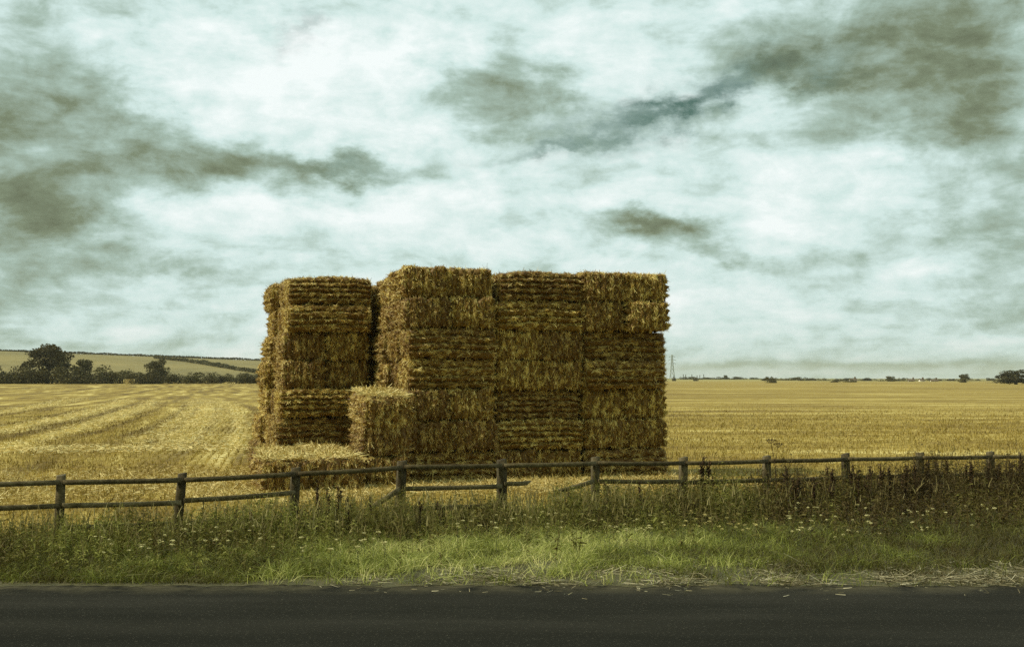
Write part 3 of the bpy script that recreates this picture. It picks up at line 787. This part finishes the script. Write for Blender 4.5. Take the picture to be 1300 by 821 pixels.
# tall umbel by the fence
q = px_xy(981, .25); zb = float(verge_z(q[0], q[1]))
hog = empty('hogweed_plant', (q[0], q[1], zb - .02)); tag(hog, 'tall bare hogweed stem with flat umbel rising above the fence rail', 'hogweed')
mb = MB(); mb.tube([(.08, 0, 0), (.04, 0, .6), (.0, 0, 1.15), (-.06, 0, 1.5)], [.012, .010, .007, .005], 5, .2); mb.tube([(.0, 0, 1.12), (.07, .02, 1.42)], [.004, .003], 4, .2)
link('stem', mb.mesh('stem', M['dock']), hog)
for cx, cz in ((-.07, 1.5), (.08, 1.42)):
    um = MB()
    for j in range(14):
        a = j * 2.4; r_ = .025 + .085 * (j / 14) ** .5
        e = np.array([cx + r_ * math.cos(a), r_ * math.sin(a), cz + .1 - .25 * r_])
        um.tube([(cx, 0, cz), e], [.002, .002], 3, .3)
        um.cards(e + RNG.normal(0, .008, (7, 3)), .012, RNG.random(7))
    link('umbel', um.mesh('umbel', M['dock']), hog)

# yarrow flowers
def yarrow_meshes(i, mat):
    rs = np.random.default_rng(40 + i)
    st = MB(); st.tube([(0, 0, 0), (.01, 0, .5), (.0, .01, 1.0)], [.006, .005, .004], 4, .5)
    n_ = 12
    Pq = np.column_stack([np.zeros(n_), np.zeros(n_), rs.uniform(.08, .85, n_)]); Dq = rs.normal(0, 1, (n_, 3)); Dq[:, 2] = .4
    st.blades(Pq, Dq, rs.uniform(.06, .14, n_), .022, 1, None, .3, rs.random(n_))
    hd = MB(); a = rs.uniform(0, 6.28, 70); r_ = .062 * np.sqrt(rs.random(70))
    Pq = np.column_stack([r_ * np.cos(a) * 1.15, r_ * np.sin(a), 1.0 + .018 * (1 - (r_ / .062) ** 2) + rs.normal(0, .004, 70)])
    hd.cards(Pq, rs.uniform(.009, .017, 70), rs.random(70), .7)
    for j in range(6):
        hd.tube([(0, 0, .93), (.045 * math.cos(j * 1.05), .045 * math.sin(j * 1.05), .995)], [.003, .003], 3, .0)
    return st.mesh('stem', M['stem']), hd.mesh('flower_head', M[mat])
YAR = [yarrow_meshes(0, 'flower'), yarrow_meshes(1, 'flower'), yarrow_meshes(2, 'flower_y')]
def flower(px, py, h, var, label, group):
    x, y = at_z(px, py, h + .06)
    y0 = ROAD_EDGE + .25
    if y < y0: return
    z = float(verge_z(x, y)) if y < fence_y(x) + .3 else float(gz(x, y))
    t_ = empty('yarrow_plant', (x, y, z - .01), random.uniform(0, 6.3))
    for nm, me in zip(('stem', 'flower_head'), YAR[var]): link(nm, me, t_)
    s = random.uniform(.28, .62); hh = h + .06 - z
    t_.scale = (s, s, hh); t_.rotation_euler[0] = random.gauss(0, .08); t_.rotation_euler[1] = random.gauss(0, .08)
    tag(t_, label, 'yarrow', group)
rf = random.Random(3)
clumps = [
    (34, (570, 720), (638, 672), .45, 0, 'cream yarrow head in the clump below the snapped rail stub'),
    (30, (862, 985), (645, 672), .42, 2, 'yellowish yarrow head in the row under the fence right of the bales'),
    (32, (200, 330), (648, 690), .45, 0, 'pale yarrow head scattered below the first leaning post'),
    (20, (110, 225), (676, 706), .35, 0, 'pale yarrow head low on the verge near the left edge'),
    (30, (340, 510), (655, 694), .40, 0, 'pale yarrow head scattered before the low bales'),
    (32, (1000, 1125), (630, 682), .5, 0, 'pale yarrow head in front of the brown dock thicket'),
    (18, (1130, 1260), (640, 668), .5, 1, 'dull yarrow head at the far right of the verge'),
    (22, (745, 862), (652, 672), .45, 0, 'cream yarrow head below the front wall of bales')]
for cnt, (a, b), (c, d_), h, var, lb in clumps:
    for j in range(cnt):
        if j % 2 == 0 or rf.random() < .5: qx, qy = rf.uniform(a, b), rf.uniform(c, d_)
        flower(qx + rf.gauss(0, 7), qy + rf.gauss(0, 4), h + rf.gauss(0, .05), var, lb, lb.replace('head', 'heads', 1))

# ------------------------------------------------------------------ trees and hedges
def crown_mesh(i, w=1.0, h=1.0, n=2600, low=.0, leaf=.045, lob=14):
    """unit crown: half width w, from low to h"""
    rs = np.random.default_rng(200 + i); mb = MB(); Ps = []
    for j in range(lob):
        a = rs.uniform(0, 6.28); t_ = rs.random() ** .8
        z = low + (h - low) * ((.15 + .72 * t_) if low else (.08 + .6 * t_ * rs.random()))
        rr = w * (.62 if low else .8) * math.sqrt(max(.05, 1 - ((z - low) / (h - low) * 1.5 - .6) ** 2)) * rs.uniform(.3, 1)
        c = np.array([rr * math.cos(a), rr * math.sin(a), z]); r_ = rs.uniform(.2, .36) * min(w, h - low)
        q = rs.normal(size=(n // lob, 3)); q /= np.linalg.norm(q, axis=1, keepdims=True)
        q *= (r_ * rs.uniform(.55, 1.08, n // lob))[:, None] * np.array([1.15, 1.15, .85])
        Ps.append(c + q)
    Ps = np.concatenate(Ps)
    Ps[:, 2] = low + (Ps[:, 2] - Ps[:, 2].min()) / (Ps[:, 2].max() - Ps[:, 2].min()) * (h - low) if low else np.maximum(Ps[:, 2], .01) * h / Ps[:, 2].max()
    Ps[:, :2] *= w / np.percentile(np.abs(Ps[:, :2]), 99)
    mb.cards(Ps, rs.uniform(.6, 1.3, len(Ps)) * leaf, np.clip(rs.normal(.45, .25, len(Ps)) + .5 * np.array([mnoise.noise(Vector(p * 4)) for p in Ps]), 0, 1))
    return mb.mesh('crown', M['leaf'])
def trunk_mesh(i, h=.55, r=.035):
    rs = np.random.default_rng(300 + i); mb = MB()
    mb.tube([(0, 0, -.02), (.005, 0, h * .5), (.01, .01, h)], [r * 1.3, r, r * .7], 7, .4)
    for j in range(6):
        a = j * 1.1 + rs.uniform(0, .5); z0 = h * rs.uniform(.55, 1)
        e = np.array([math.cos(a) * rs.uniform(.15, .32), math.sin(a) * rs.uniform(.15, .32), z0 + rs.uniform(.12, .3)])
        mb.tube([(.008, 0, z0), e * [.5, .5, 1] * [1, 1, .93], e], [r * .5, r * .35, r * .15], 5, .4)
    return mb.mesh('trunk', M['bark'])
CR_T = [crown_mesh(i, .42, 1.0, 4200, .13, .032, 24) for i in range(3)]     # trees of unit height
CR_R = [crown_mesh(i + 5, .34, 1.0, 2200, .30, .036, 12) for i in range(2)]
CR_B = [crown_mesh(i + 10, .8, 1.0, 2200, .0, .05, 14) for i in range(4)]   # bushes
TRK = [trunk_mesh(i) for i in range(3)]
BTR = [trunk_mesh(i + 7, .4, .05) for i in range(2)]

def plant(kind, px, pyb, pyt, Y, wpx, label, group, i):
    """a tree or bush whose foot shows at (px,pyb), top at pyt, at distance Y"""
    x, zb = at_y(px, pyb, Y); _, zt = at_y(px, pyt, Y)
    h = zt - zb; w = wpx / F * Y
    o = empty(kind, (x, Y, zb - .1), random.uniform(0, 6.28))
    if kind == 'bush':
        link('crown', CR_B[i % 4], o); link('trunk', BTR[i % 2], o); s = w / 1.75
    else:
        cr = CR_T[i % 3] if 'R' not in group else CR_R[i % 2]
        link('crown', cr, o); link('trunk', TRK[i % 3], o); s = w / .9
    o.scale = (s, s, h + .1)
    tag(o, label, 'bush' if kind == 'bush' else 'tree', group)
    return o

HG = 'bushes of the hedgerow behind the stubble field'
left_bushes = [(-8, 488, 462, 30), (14, 488, 464, 34), (36, 488, 460, 30), (66, 488, 468, 34), (88, 488, 463, 34), (112, 488, 467, 36), (134, 487, 463, 34), (152, 487, 468, 26),
               (177, 487, 472, 26), (206, 487, 466, 28), (194, 487, 467, 24), (228, 486, 473, 26), (246, 486, 472, 28), (264, 486, 475, 22), (280, 486, 472, 28), (300, 486, 474, 26), (318, 486, 473, 28), (338, 486, 474, 30)]
lbls = ['hedgerow bush at the edge of the picture', 'hedgerow bush under the big tree, outer side', 'hedgerow bush at the foot of the big tree',
        'low hedgerow bush hiding the trunk of the big tree', 'bush between the big tree and the small round tree', 'bush under the small round tree', 'tall bush before the pale gap in the hedgerow', 'last bush before the pale gap in the hedgerow',
        'low rounded bush right after the pale gap', 'wide bush on the bale side of the domed tree', 'bush below the domed tree', 'first bush past the domed tree', 'second bush past the domed tree', 'lowest bush, halfway from domed tree to bales',
        'rounded bush third from the bales', 'bush second from the bales', 'bush next to the bales', 'bush half hidden by the edge of the bale tower']
for i, ((px, b_, t_, w), lb) in enumerate(zip(left_bushes, lbls)):
    plant('bush', px, b_, t_, 392 + random.uniform(-8, 8), w * 1.6, lb + ' in the dark hedgerow' if 'hedgerow' not in lb else lb, HG, i)
TGR = 'trees of the hedgerow behind the stubble field'
plant('broadleaf_tree', 60, 488, 437, 398, 64, 'tallest tree of the hedgerow, wide spreading crown', TGR, 0)
plant('broadleaf_tree', 104, 487, 455, 402, 30, 'small round-headed tree in the hedgerow next to the tallest one', TGR, 1)
plant('broadleaf_tree', 199, 487, 456, 400, 30, 'dome-crowned tree in the hedgerow between gap and bales', TGR, 2)

# pale bale heap in the hedge gap
x, zb = at_y(164, 487, 388)
gt = empty('field_gate', (x, 388, zb)); tag(gt, 'pale closed gate in the gap of the hedgerow', 'gate')
for sx_ in (-1.6, 1.6):
    mb = MB(); mb.box((sx_, 0, .75), (.1, .1, .75), tint=.9); link('gate_post', mb.mesh('gate_post', M['loose']), gt)
mb = MB()
for j in range(5): mb.box((0, 0, .3 + .27 * j), (1.5, .03, .06), tint=.6)
mb.box((0, .04, .85), (.05, .02, .6), tint=.6); link('gate_bars', mb.mesh('gate_bars', M['loose']), gt)

# hedges on the hill
def hedge(pts, h, wd, n, leaf, label, zf=hill_z):
    pts = np.asarray(pts, float); seg = np.linalg.norm(np.diff(pts, axis=0), axis=1); cum = np.concatenate([[0], np.cumsum(seg)])
    s = RNG.uniform(0, cum[-1], n); x = np.interp(s, cum, pts[:, 0]); y = np.interp(s, cum, pts[:, 1])
    hh = h * (.75 + .7 * np.array([abs(mnoise.noise(Vector((a * .06, 3, h)))) for a in s]))
    z = zf(x, y) + RNG.random(n) ** .8 * hh
    a = RNG.uniform(0, 6.28, n); rr = wd * np.sqrt(RNG.random(n)) * .5
    P = np.column_stack([x + rr * np.cos(a), y + rr * np.sin(a), z])
    c = P.mean(0); mb = MB(); mb.cards(P - c, leaf * RNG.uniform(.7, 1.3, n), np.clip(RNG.normal(.45, .2, n), 0, 1))
    o = link('hedge', mb.mesh('hedge', M['leaf']), None, tuple(c))
    return tag(o, label, 'hedge', 'hedges on the far hillside')
def hill_pt(px, py):
    for Y in np.linspace(460, 1060, 400):
        x, z = at_y(px, py, Y)
        if hill_z(x, Y) >= z: return (x, Y)
    x, _ = at_y(px, py, 1045); return (x, 1045)
hedge([hill_pt(a, b) for a, b in ((196, 455), (235, 459), (270, 464.5), (312, 471.5), (336, 475))], 2.2, 3, 3000, .8, 'dark straight hedge slanting down the hillside field')
hedge([(x_, 1040) for x_ in np.linspace(-430, -150, 12)], 1.6, 3, 4200, .8, 'thin hedge along the ridge of the far hill')

# right: far treeline
def fars(lst, kind, group):
    for i, (px, b_, t_, Y, w, lb) in enumerate(lst): plant(kind, px, b_, t_, Y, w, lb, group, i)
fars([(978, 487, 477.5, 600, 17, 'dark bush standing alone in the stubble beyond the fence'),
      (856, 484, 477, 900, 7, 'small dark bush at the foot of the pylon'), (884, 484.5, 479, 900, 9, 'bush below the slim poles beyond the field'),
      (1025, 488, 486, 560, 5, 'tiny bush in the far edge of the stubble'),
      (1062, 487, 480.5, 700, 20, 'long low bush, first of the dark pair past the lone bush'), (1080, 487, 480.5, 700, 20, 'long low bush, second of the dark pair past the lone bush'),
      (1224, 490, 484, 640, 16, 'low bush under the lone round tree'), (1245, 491, 486, 620, 22, 'low hedge bush just past the lone round tree'),
      (1266, 491, 485, 620, 26, 'low hedge bush before the big tree at the edge')], 'bush', 'bushes beyond the stubble field')
fars([(1224, 489, 474.5, 650, 14, 'lone round tree on a visible trunk beyond the fence'), (1130, 488, 477, 900, 13, 'round dark tree rising above the far treeline'),
      (1290, 491, 469, 480, 52, 'large pale tree at the right edge beyond the field'), (921, 482, 476, 1250, 6, 'small round tree above the pale far field')], 'broadleaf_tree', 'trees beyond the stubble field')
# far wood edge, many small crowns
ft = random.Random(9)
px = 868.0
j = 0
while px < 1330:
    w = ft.uniform(9, 17)
    base = np.interp(px, [860, 960, 1100, 1330], [482.3, 483.2, 486.2, 487.5]); top = base - ft.uniform(3.6, 5.4) - np.interp(px, [960, 1040, 1180, 1330], [0, 1.0, 2.2, 3])
    Y = ft.uniform(1250, 1500) if px < 965 else ft.uniform(950, 1150)
    plant('bush' if w > 12 else 'broadleaf_tree', px, base + .8, top, Y, w * 1.35, 'distant dark tree in the continuous treeline on the horizon', 'distant treeline on the horizon', j)
    px += w * ft.uniform(.55, .85); j += 1

# slim poles by the pylon
for i, (px, t_) in enumerate(((867.5, 475.5), (870.5, 475.5), (878.5, 475.5), (885, 477), (888.5, 476.5), (893.5, 475.5))):
    x, zb = at_y(px, 484, 1300); _, zt = at_y(px, t_, 1300)
    mb = MB(); mb.tube([(0, 0, -1), (0, 0, zt - zb)], [.42, .3], 6, .5); mb.box((0, 0, zt - zb + .15), (.55, .4, .16))
    o = link('pole', mb.mesh('pole', M['pole']), None, (x, 1300, zb))
    tag(o, ('first slim pole from the pylon on the horizon', 'second slim pole from the pylon on the horizon', 'third slim pole from the pylon, standing apart', 'fourth slim pole from the pylon', 'fifth slim pole from the pylon', 'slim pole on the horizon farthest from the pylon')[i], 'pole', 'slim poles on the horizon')

# lattice pylon
Y = 1500
x, zb = at_y(853.5, 484, Y); _, zt = at_y(853.5, 450, Y); H = zt - zb
py_ = empty('pylon', (x, Y, zb)); tag(py_, 'pale steel lattice electricity pylon on the horizon beside the bales', 'pylon')
mb = MB(); lv = [0, .2, .38, .53, .66, .78, .89, 1.0]
wd = lambda t: 2.6 * (1 - t) ** 1.3 + .55
for sx_, sy_ in ((-1, -1), (1, -1), (1, 1), (-1, 1)):
    mb.tube([(sx_ * wd(t), sy_ * wd(t), t * H) for t in lv], .22, 4)
for t, t2 in zip(lv, lv[1:]):
    for s in (-1, 1):
        mb.tube([(-wd(t), s * wd(t), t * H), (wd(t2), s * wd(t2), t2 * H)], .13, 4); mb.tube([(wd(t), s * wd(t), t * H), (-wd(t2), s * wd(t2), t2 * H)], .13, 4)
        mb.tube([(s * wd(t), -wd(t), t * H), (s * wd(t2), wd(t2), t2 * H)], .13, 4); mb.tube([(-wd(t), s * wd(t), t * H), (wd(t), s * wd(t), t * H)], .13, 4)
link('lattice_tower', mb.mesh('lattice_tower', M['steel']), py_)
for t, ln in ((.66, 4.0), (.79, 4.6), (.91, 3.4)):
    mb = MB()
    for s in (-1, 1):
        mb.tube([(0, s * wd(t), t * H), (ln, 0, t * H + .2)], .16, 4); mb.tube([(0, s * wd(t), t * H), (-ln, 0, t * H + .2)], .16, 4)
        mb.tube([(s * wd(t), 0, t * H + 1.6), (s * ln, 0, t * H + .2)], .13, 4); mb.tube([(s * ln, 0, t * H + .2), (s * ln, 0, t * H - 1.4)], .14, 4)
    link('cross_arm', mb.mesh('cross_arm', M['steel']), py_)

# far houses
def house(px, py, Y, w, d, h, rz, label):
    x, zb = at_y(px, py, Y)
    o = empty('house', (x, Y, zb), rz); tag(o, label, 'house', 'pale houses in the distant village')
    mb = MB(); mb.box((0, 0, h / 2 - .5), (w / 2, d / 2, h / 2 + .5))
    mb.add([(-w / 2, -d / 2, h), (-w / 2, d / 2, h), (-w / 2, 0, h + d * .38), (-w / 2, 0, h + d * .38), (w / 2, -d / 2, h), (w / 2, 0, h + d * .38), (w / 2, 0, h + d * .38), (w / 2, d / 2, h)], [[0, 2, 3, 1], [4, 7, 6, 5]])
    link('wall', mb.mesh('wall', M['white_wall']), o)
    mb = MB(); e = .3; rh = h + d * .38 + .12
    for s in (-1, 1):
        mb.add([(-w / 2 - e, s * (d / 2 + e), h - .1), (w / 2 + e, s * (d / 2 + e), h - .1), (w / 2 + e, 0, rh), (-w / 2 - e, 0, rh)], [[0, 1, 2, 3]])
        mb.add([(-w / 2 - e, s * (d / 2 + e), h + .1), (w / 2 + e, s * (d / 2 + e), h + .1), (w / 2 + e, 0, rh + .2), (-w / 2 - e, 0, rh + .2)], [[0, 1, 2, 3]])
    rfo = link('roof', mb.mesh('roof', M['roof_tile']), o)
    mb = MB(); mb.box((w * .3, 0, rh + .5), (.45, .45, .8)); link('chimney', mb.mesh('chimney', M['roof_tile']), rfo)
    for xx in (-w * .28, w * .28):
        mb = MB(); mb.box((xx, -d / 2 - .02, h * .55), (.6, .04, .6)); link('window', mb.mesh('window', M['glass_dark']), o)
    mb = MB(); mb.box((0, -d / 2 - .02, 1.0), (.5, .04, 1.0)); link('door', mb.mesh('door', M['bark']), o)
house(1083, 486.9, 890, 4.9, 3.2, 2.2, .1, 'pale house beside the long low bushes of the far village')
house(1157, 487.2, 880, 4.2, 2.6, 2.2, -.2, 'pale house just past the round dark tree in the far village')
house(1170, 487.0, 900, 3.5, 2.3, 2.4, .3, 'middle pale house of three past the round dark tree')
house(1186, 487.3, 880, 4.9, 2.6, 2.0, .0, 'pale house nearest the lone round tree in the far village')

# ------------------------------------------------------------------ light
SUN_EL, SUN_AZ = 47.0, 257.0          # azimuth clockwise from +Y
sd = Vector((math.sin(R(SUN_AZ)) * math.cos(R(SUN_EL)), math.cos(R(SUN_AZ)) * math.cos(R(SUN_EL)), math.sin(R(SUN_EL))))
sl = bpy.data.lights.new('sun', 'SUN'); sl.energy = 3.8; sl.angle = R(3); sl.color = (1, .91, .66)
so = bpy.data.objects.new('sun', sl); COL.objects.link(so); so.location = (-60, -20, 90)
so.rotation_euler = sd.to_track_quat('Z', 'Y').to_euler()

def make_world():
    w = bpy.data.worlds.new('World'); scene.world = w; w.use_nodes = True
    t = NT(w.node_tree); bg = w.node_tree.nodes['Background']
    sky = t.node('ShaderNodeTexSky', sky_type='NISHITA'); sky.sun_disc = False
    sky.sun_elevation = R(SUN_EL); sky.sun_rotation = R(SUN_AZ)
    dirv = t.node('ShaderNodeTexCoord').outputs['Generated']
    x, y, z = t.sep(dirv)
    az = t.m('ARCTAN2', x, y); el = t.m('ARCSINE', z)
    # cloud deck seen in perspective
    zz = t.m('ADD', t.m('MAXIMUM', z, 0.0), .10)
    pv = t.comb(t.m('DIVIDE', x, zz), t.m('DIVIDE', y, zz))
    n1 = t.noise(pv, .95, 8, .58, .35).outputs[0]
    n2 = t.noise(pv, 2.8, 8, .6, .2).outputs[0]
    # warp for the single clouds
    wn = t.noise(t.comb(t.m('MULTIPLY', az, 9.0), t.m('MULTIPLY', el, 16.0)), 1.0, 6, .62)
    wr, wg, wb = t.sep(wn.outputs['Color'])
    wn2 = t.noise(t.comb(t.m('MULTIPLY', az, 34.0), t.m('MULTIPLY', el, 60.0)), 1.0, 6, .62)
    wr2, wg2, _ = t.sep(wn2.outputs['Color'])
    azw = t.m('ADD', t.m('MULTIPLY_ADD', wr, .16, t.m('ADD', az, -.08)), t.m('MULTIPLY_ADD', wr2, .035, -.0175))
    damp = t.m('MULTIPLY_ADD', t.m('MAXIMUM', el, 0.0), 11.0, .12, clamp=True)          # low clouds lie flat
    elw = t.m('ADD', el, t.m('MULTIPLY', damp, t.m('ADD', t.m('MULTIPLY_ADD', wg, .09, -.045), t.m('MULTIPLY_ADD', wg2, .024, -.012))))
    def blob(px, py, rx, ry, ang, amt):
        r = ray(px, py); a0 = math.atan2(r[0], r[1]); e0 = math.atan2(r[2], math.hypot(r[0], r[1]))
        ca, sa = math.cos(R(ang)), math.sin(R(ang)); rx, ry = rx / F, ry / F
        dx = t.m('SUBTRACT', azw, a0); dy = t.m('SUBTRACT', elw, e0)
        u = t.m('ADD', t.m('MULTIPLY', dx, ca / rx), t.m('MULTIPLY', dy, sa / rx))
        v = t.m('ADD', t.m('MULTIPLY', dx, -sa / ry), t.m('MULTIPLY', dy, ca / ry))
        q = t.m('ADD', t.m('MULTIPLY', u, u), t.m('MULTIPLY', v, v))
        return t.m('MULTIPLY', t.m('EXPONENT', t.m('MULTIPLY', q, -1.0)), amt)
    def total(lst):
        s = None
        for b in lst:
            g = blob(*b); s = g if s is None else t.m('ADD', s, g)
        return s
    dark = total([(40, 120, 110, 90, 0, .42), (60, 250, 120, 70, 0, .42), (235, 185, 130, 42, -14, .42), (430, 208, 110, 18, -3, .40), (645, 120, 85, 55, 0, .40),
                  (700, 160, 70, 22, -15, .18), (828, 278, 75, 20, -5, .55), (900, 318, 110, 18, -8, .30), (1120, 40, 200, 70, 10, .34), (1250, 110, 120, 150, 0, .34), (1190, 160, 90, 26, 10, .28),
                  (1290, 330, 70, 170, 0, .20), (0, 370, 70, 120, 0, .22), (640, 280, 60, 50, 0, .18), (1000, 90, 60, 22, 20, .30), (200, 345, 160, 16, -3, .22), (1100, 462, 320, 6, 1, .28),
                  (130, 432, 130, 9, 0, .18), (1050, 170, 60, 24, 15, .15)])
    blue = total([(800, 150, 120, 17, 14, .5), (915, 112, 125, 22, 22, .72), (690, 185, 70, 8, 14, .4), (378, 25, 16, 22, 0, .35), (450, 212, 60, 9, -4, .3)])
    light = total([(300, 110, 190, 70, 15, .22), (520, 60, 200, 60, 0, .16), (480, 140, 90, 40, 0, .16), (760, 60, 120, 60, 15, .12), (560, 255, 160, 40, 0, .10), (1000, 250, 220, 60, 10, .18), (450, 270, 220, 30, 0, .18),
                   (230, 255, 120, 26, 0, .18), (900, 390, 260, 40, 0, .10), (640, 310, 130, 30, 0, .12)])
    n3 = t.noise(t.comb(t.m('MULTIPLY', az, 17.0), t.m('MULTIPLY', el, 30.0), 3.0), 1.0, 7, .6, .3).outputs[0]
    def puff(dx, dy):
        return t.noise(t.comb(t.m('MULTIPLY_ADD', az, 13.0, dx), t.m('MULTIPLY_ADD', el, 27.0, dy), 8.0), 1.0, 7, .58, .5).outputs[0]
    relief = t.m('MULTIPLY', t.m('SUBTRACT', puff(0, 0), puff(.22, -.28)), .60)       # lit upper-left edges, shaded bases
    bands = t.m('ADD', t.noise(t.comb(t.m('MULTIPLY', az, 5.0), t.m('MULTIPLY', el, 26.0), 1.0), 1.0, 6, .62, .6).outputs[0], t.noise(t.comb(t.m('MULTIPLY', az, 24.0), t.m('MULTIPLY', el, 36.0), 6.0), 1.0, 6, .65, .4).outputs[0])
    relief = t.m('ADD', relief, t.m('MULTIPLY_ADD', bands, .48, -.48))
    tex = t.m('ADD', t.m('ADD', relief, t.m('MULTIPLY_ADD', n3, .55, -.275)), t.m('ADD', t.m('MULTIPLY_ADD', n1, .5, -.25), t.m('MULTIPLY_ADD', n2, .16, -.08)))
    lum = t.m('ADD', t.m('SUBTRACT', t.m('ADD', .735, t.m('MULTIPLY', light, .8)), t.m('MULTIPLY', dark, .92)), tex)
    lum = t.m('SUBTRACT', lum, t.m('MULTIPLY', t.m('MULTIPLY_ADD', y, -1.6, .0, clamp=True), .34))     # unseen darker cloud added behind the viewer to cut light on the bale fronts
    lum = t.m('MINIMUM', t.m('MAXIMUM', lum, 0.0), 1.0)
    col = t.ramp(lum, [(0, (.90, 1.03, .58)), (.25, (2.0, 2.5, 1.65)), (.5, (3.9, 5.2, 4.5)), (.72, (6.6, 8.3, 8.0)), (1, (9.3, 10.0, 9.9))])
    col = t.mix(t.m('MULTIPLY_ADD', y, -1.6, .0, clamp=True), col, t.mix(1.0, col, (1.12, .98, .70), 'MULTIPLY'))   # warm tint on that added cloud, to brown the light on the fronts
    # gaps between the clouds show the clear sky
    sk = t.mix(1.0, sky.outputs[0], (.40, .52, .31), 'MULTIPLY')
    gap = t.m('MULTIPLY', blue, t.m('ADD', t.m('MULTIPLY_ADD', n2, 1.3, -.25), t.m('MULTIPLY_ADD', n3, 1.5, -.15)), clamp=True)
    col = t.mix(gap, col, sk)
    below = t.m('MULTIPLY', z, -30.0, clamp=True)
    col = t.mix(below, col, (1.2, 1.0, .4))
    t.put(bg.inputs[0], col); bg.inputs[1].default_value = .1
    w.cycles.sampling_method = 'MANUAL'; w.cycles.sample_map_resolution = 512
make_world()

# ------------------------------------------------------------------ air
mb = MB(); mb.box((0, 4600, 40), (10600, 4800, 44.5))
hz = bpy.data.materials.new('haze'); hz.use_nodes = True
ht = hz.node_tree; ht.nodes.remove(ht.nodes['Principled BSDF'])
hv = ht.nodes.new('ShaderNodeVolumePrincipled'); hv.inputs['Color'].default_value = (.84, .84, .70, 1); hv.inputs['Density'].default_value = .0001
ht.links.new(hv.outputs[0], ht.nodes['Material Output'].inputs['Volume'])
tag(link('haze', mb.mesh('haze', hz)), 'thin pale haze in the air over the far fields', 'haze', kind='stuff')

# ------------------------------------------------------------------ camera
cd = bpy.data.cameras.new('camera'); co = bpy.data.objects.new('camera', cd); COL.objects.link(co)
co.location = (0, 0, HC); co.rotation_euler = (R(90) + PITCH, 0, 0)
cd.sensor_width = 36; cd.lens = F / 1300 * 36; cd.shift_y = -(410.5 - 365) / 1300
cd.clip_start = .1; cd.clip_end = 20000
scene.camera = co

vs = scene.view_settings
scene.display_settings.display_device = 'sRGB'
vs.view_transform = 'Standard'; vs.look = 'None'; vs.exposure = 0; vs.gamma = 1; vs.use_curve_mapping = False
scene.cycles.sample_clamp_indirect = 2.5; scene.cycles.sample_clamp_direct = 3; scene.cycles.max_bounces = 6; scene.cycles.diffuse_bounces = 3; scene.cycles.transparent_max_bounces = 4
scene.cycles.use_denoising = False
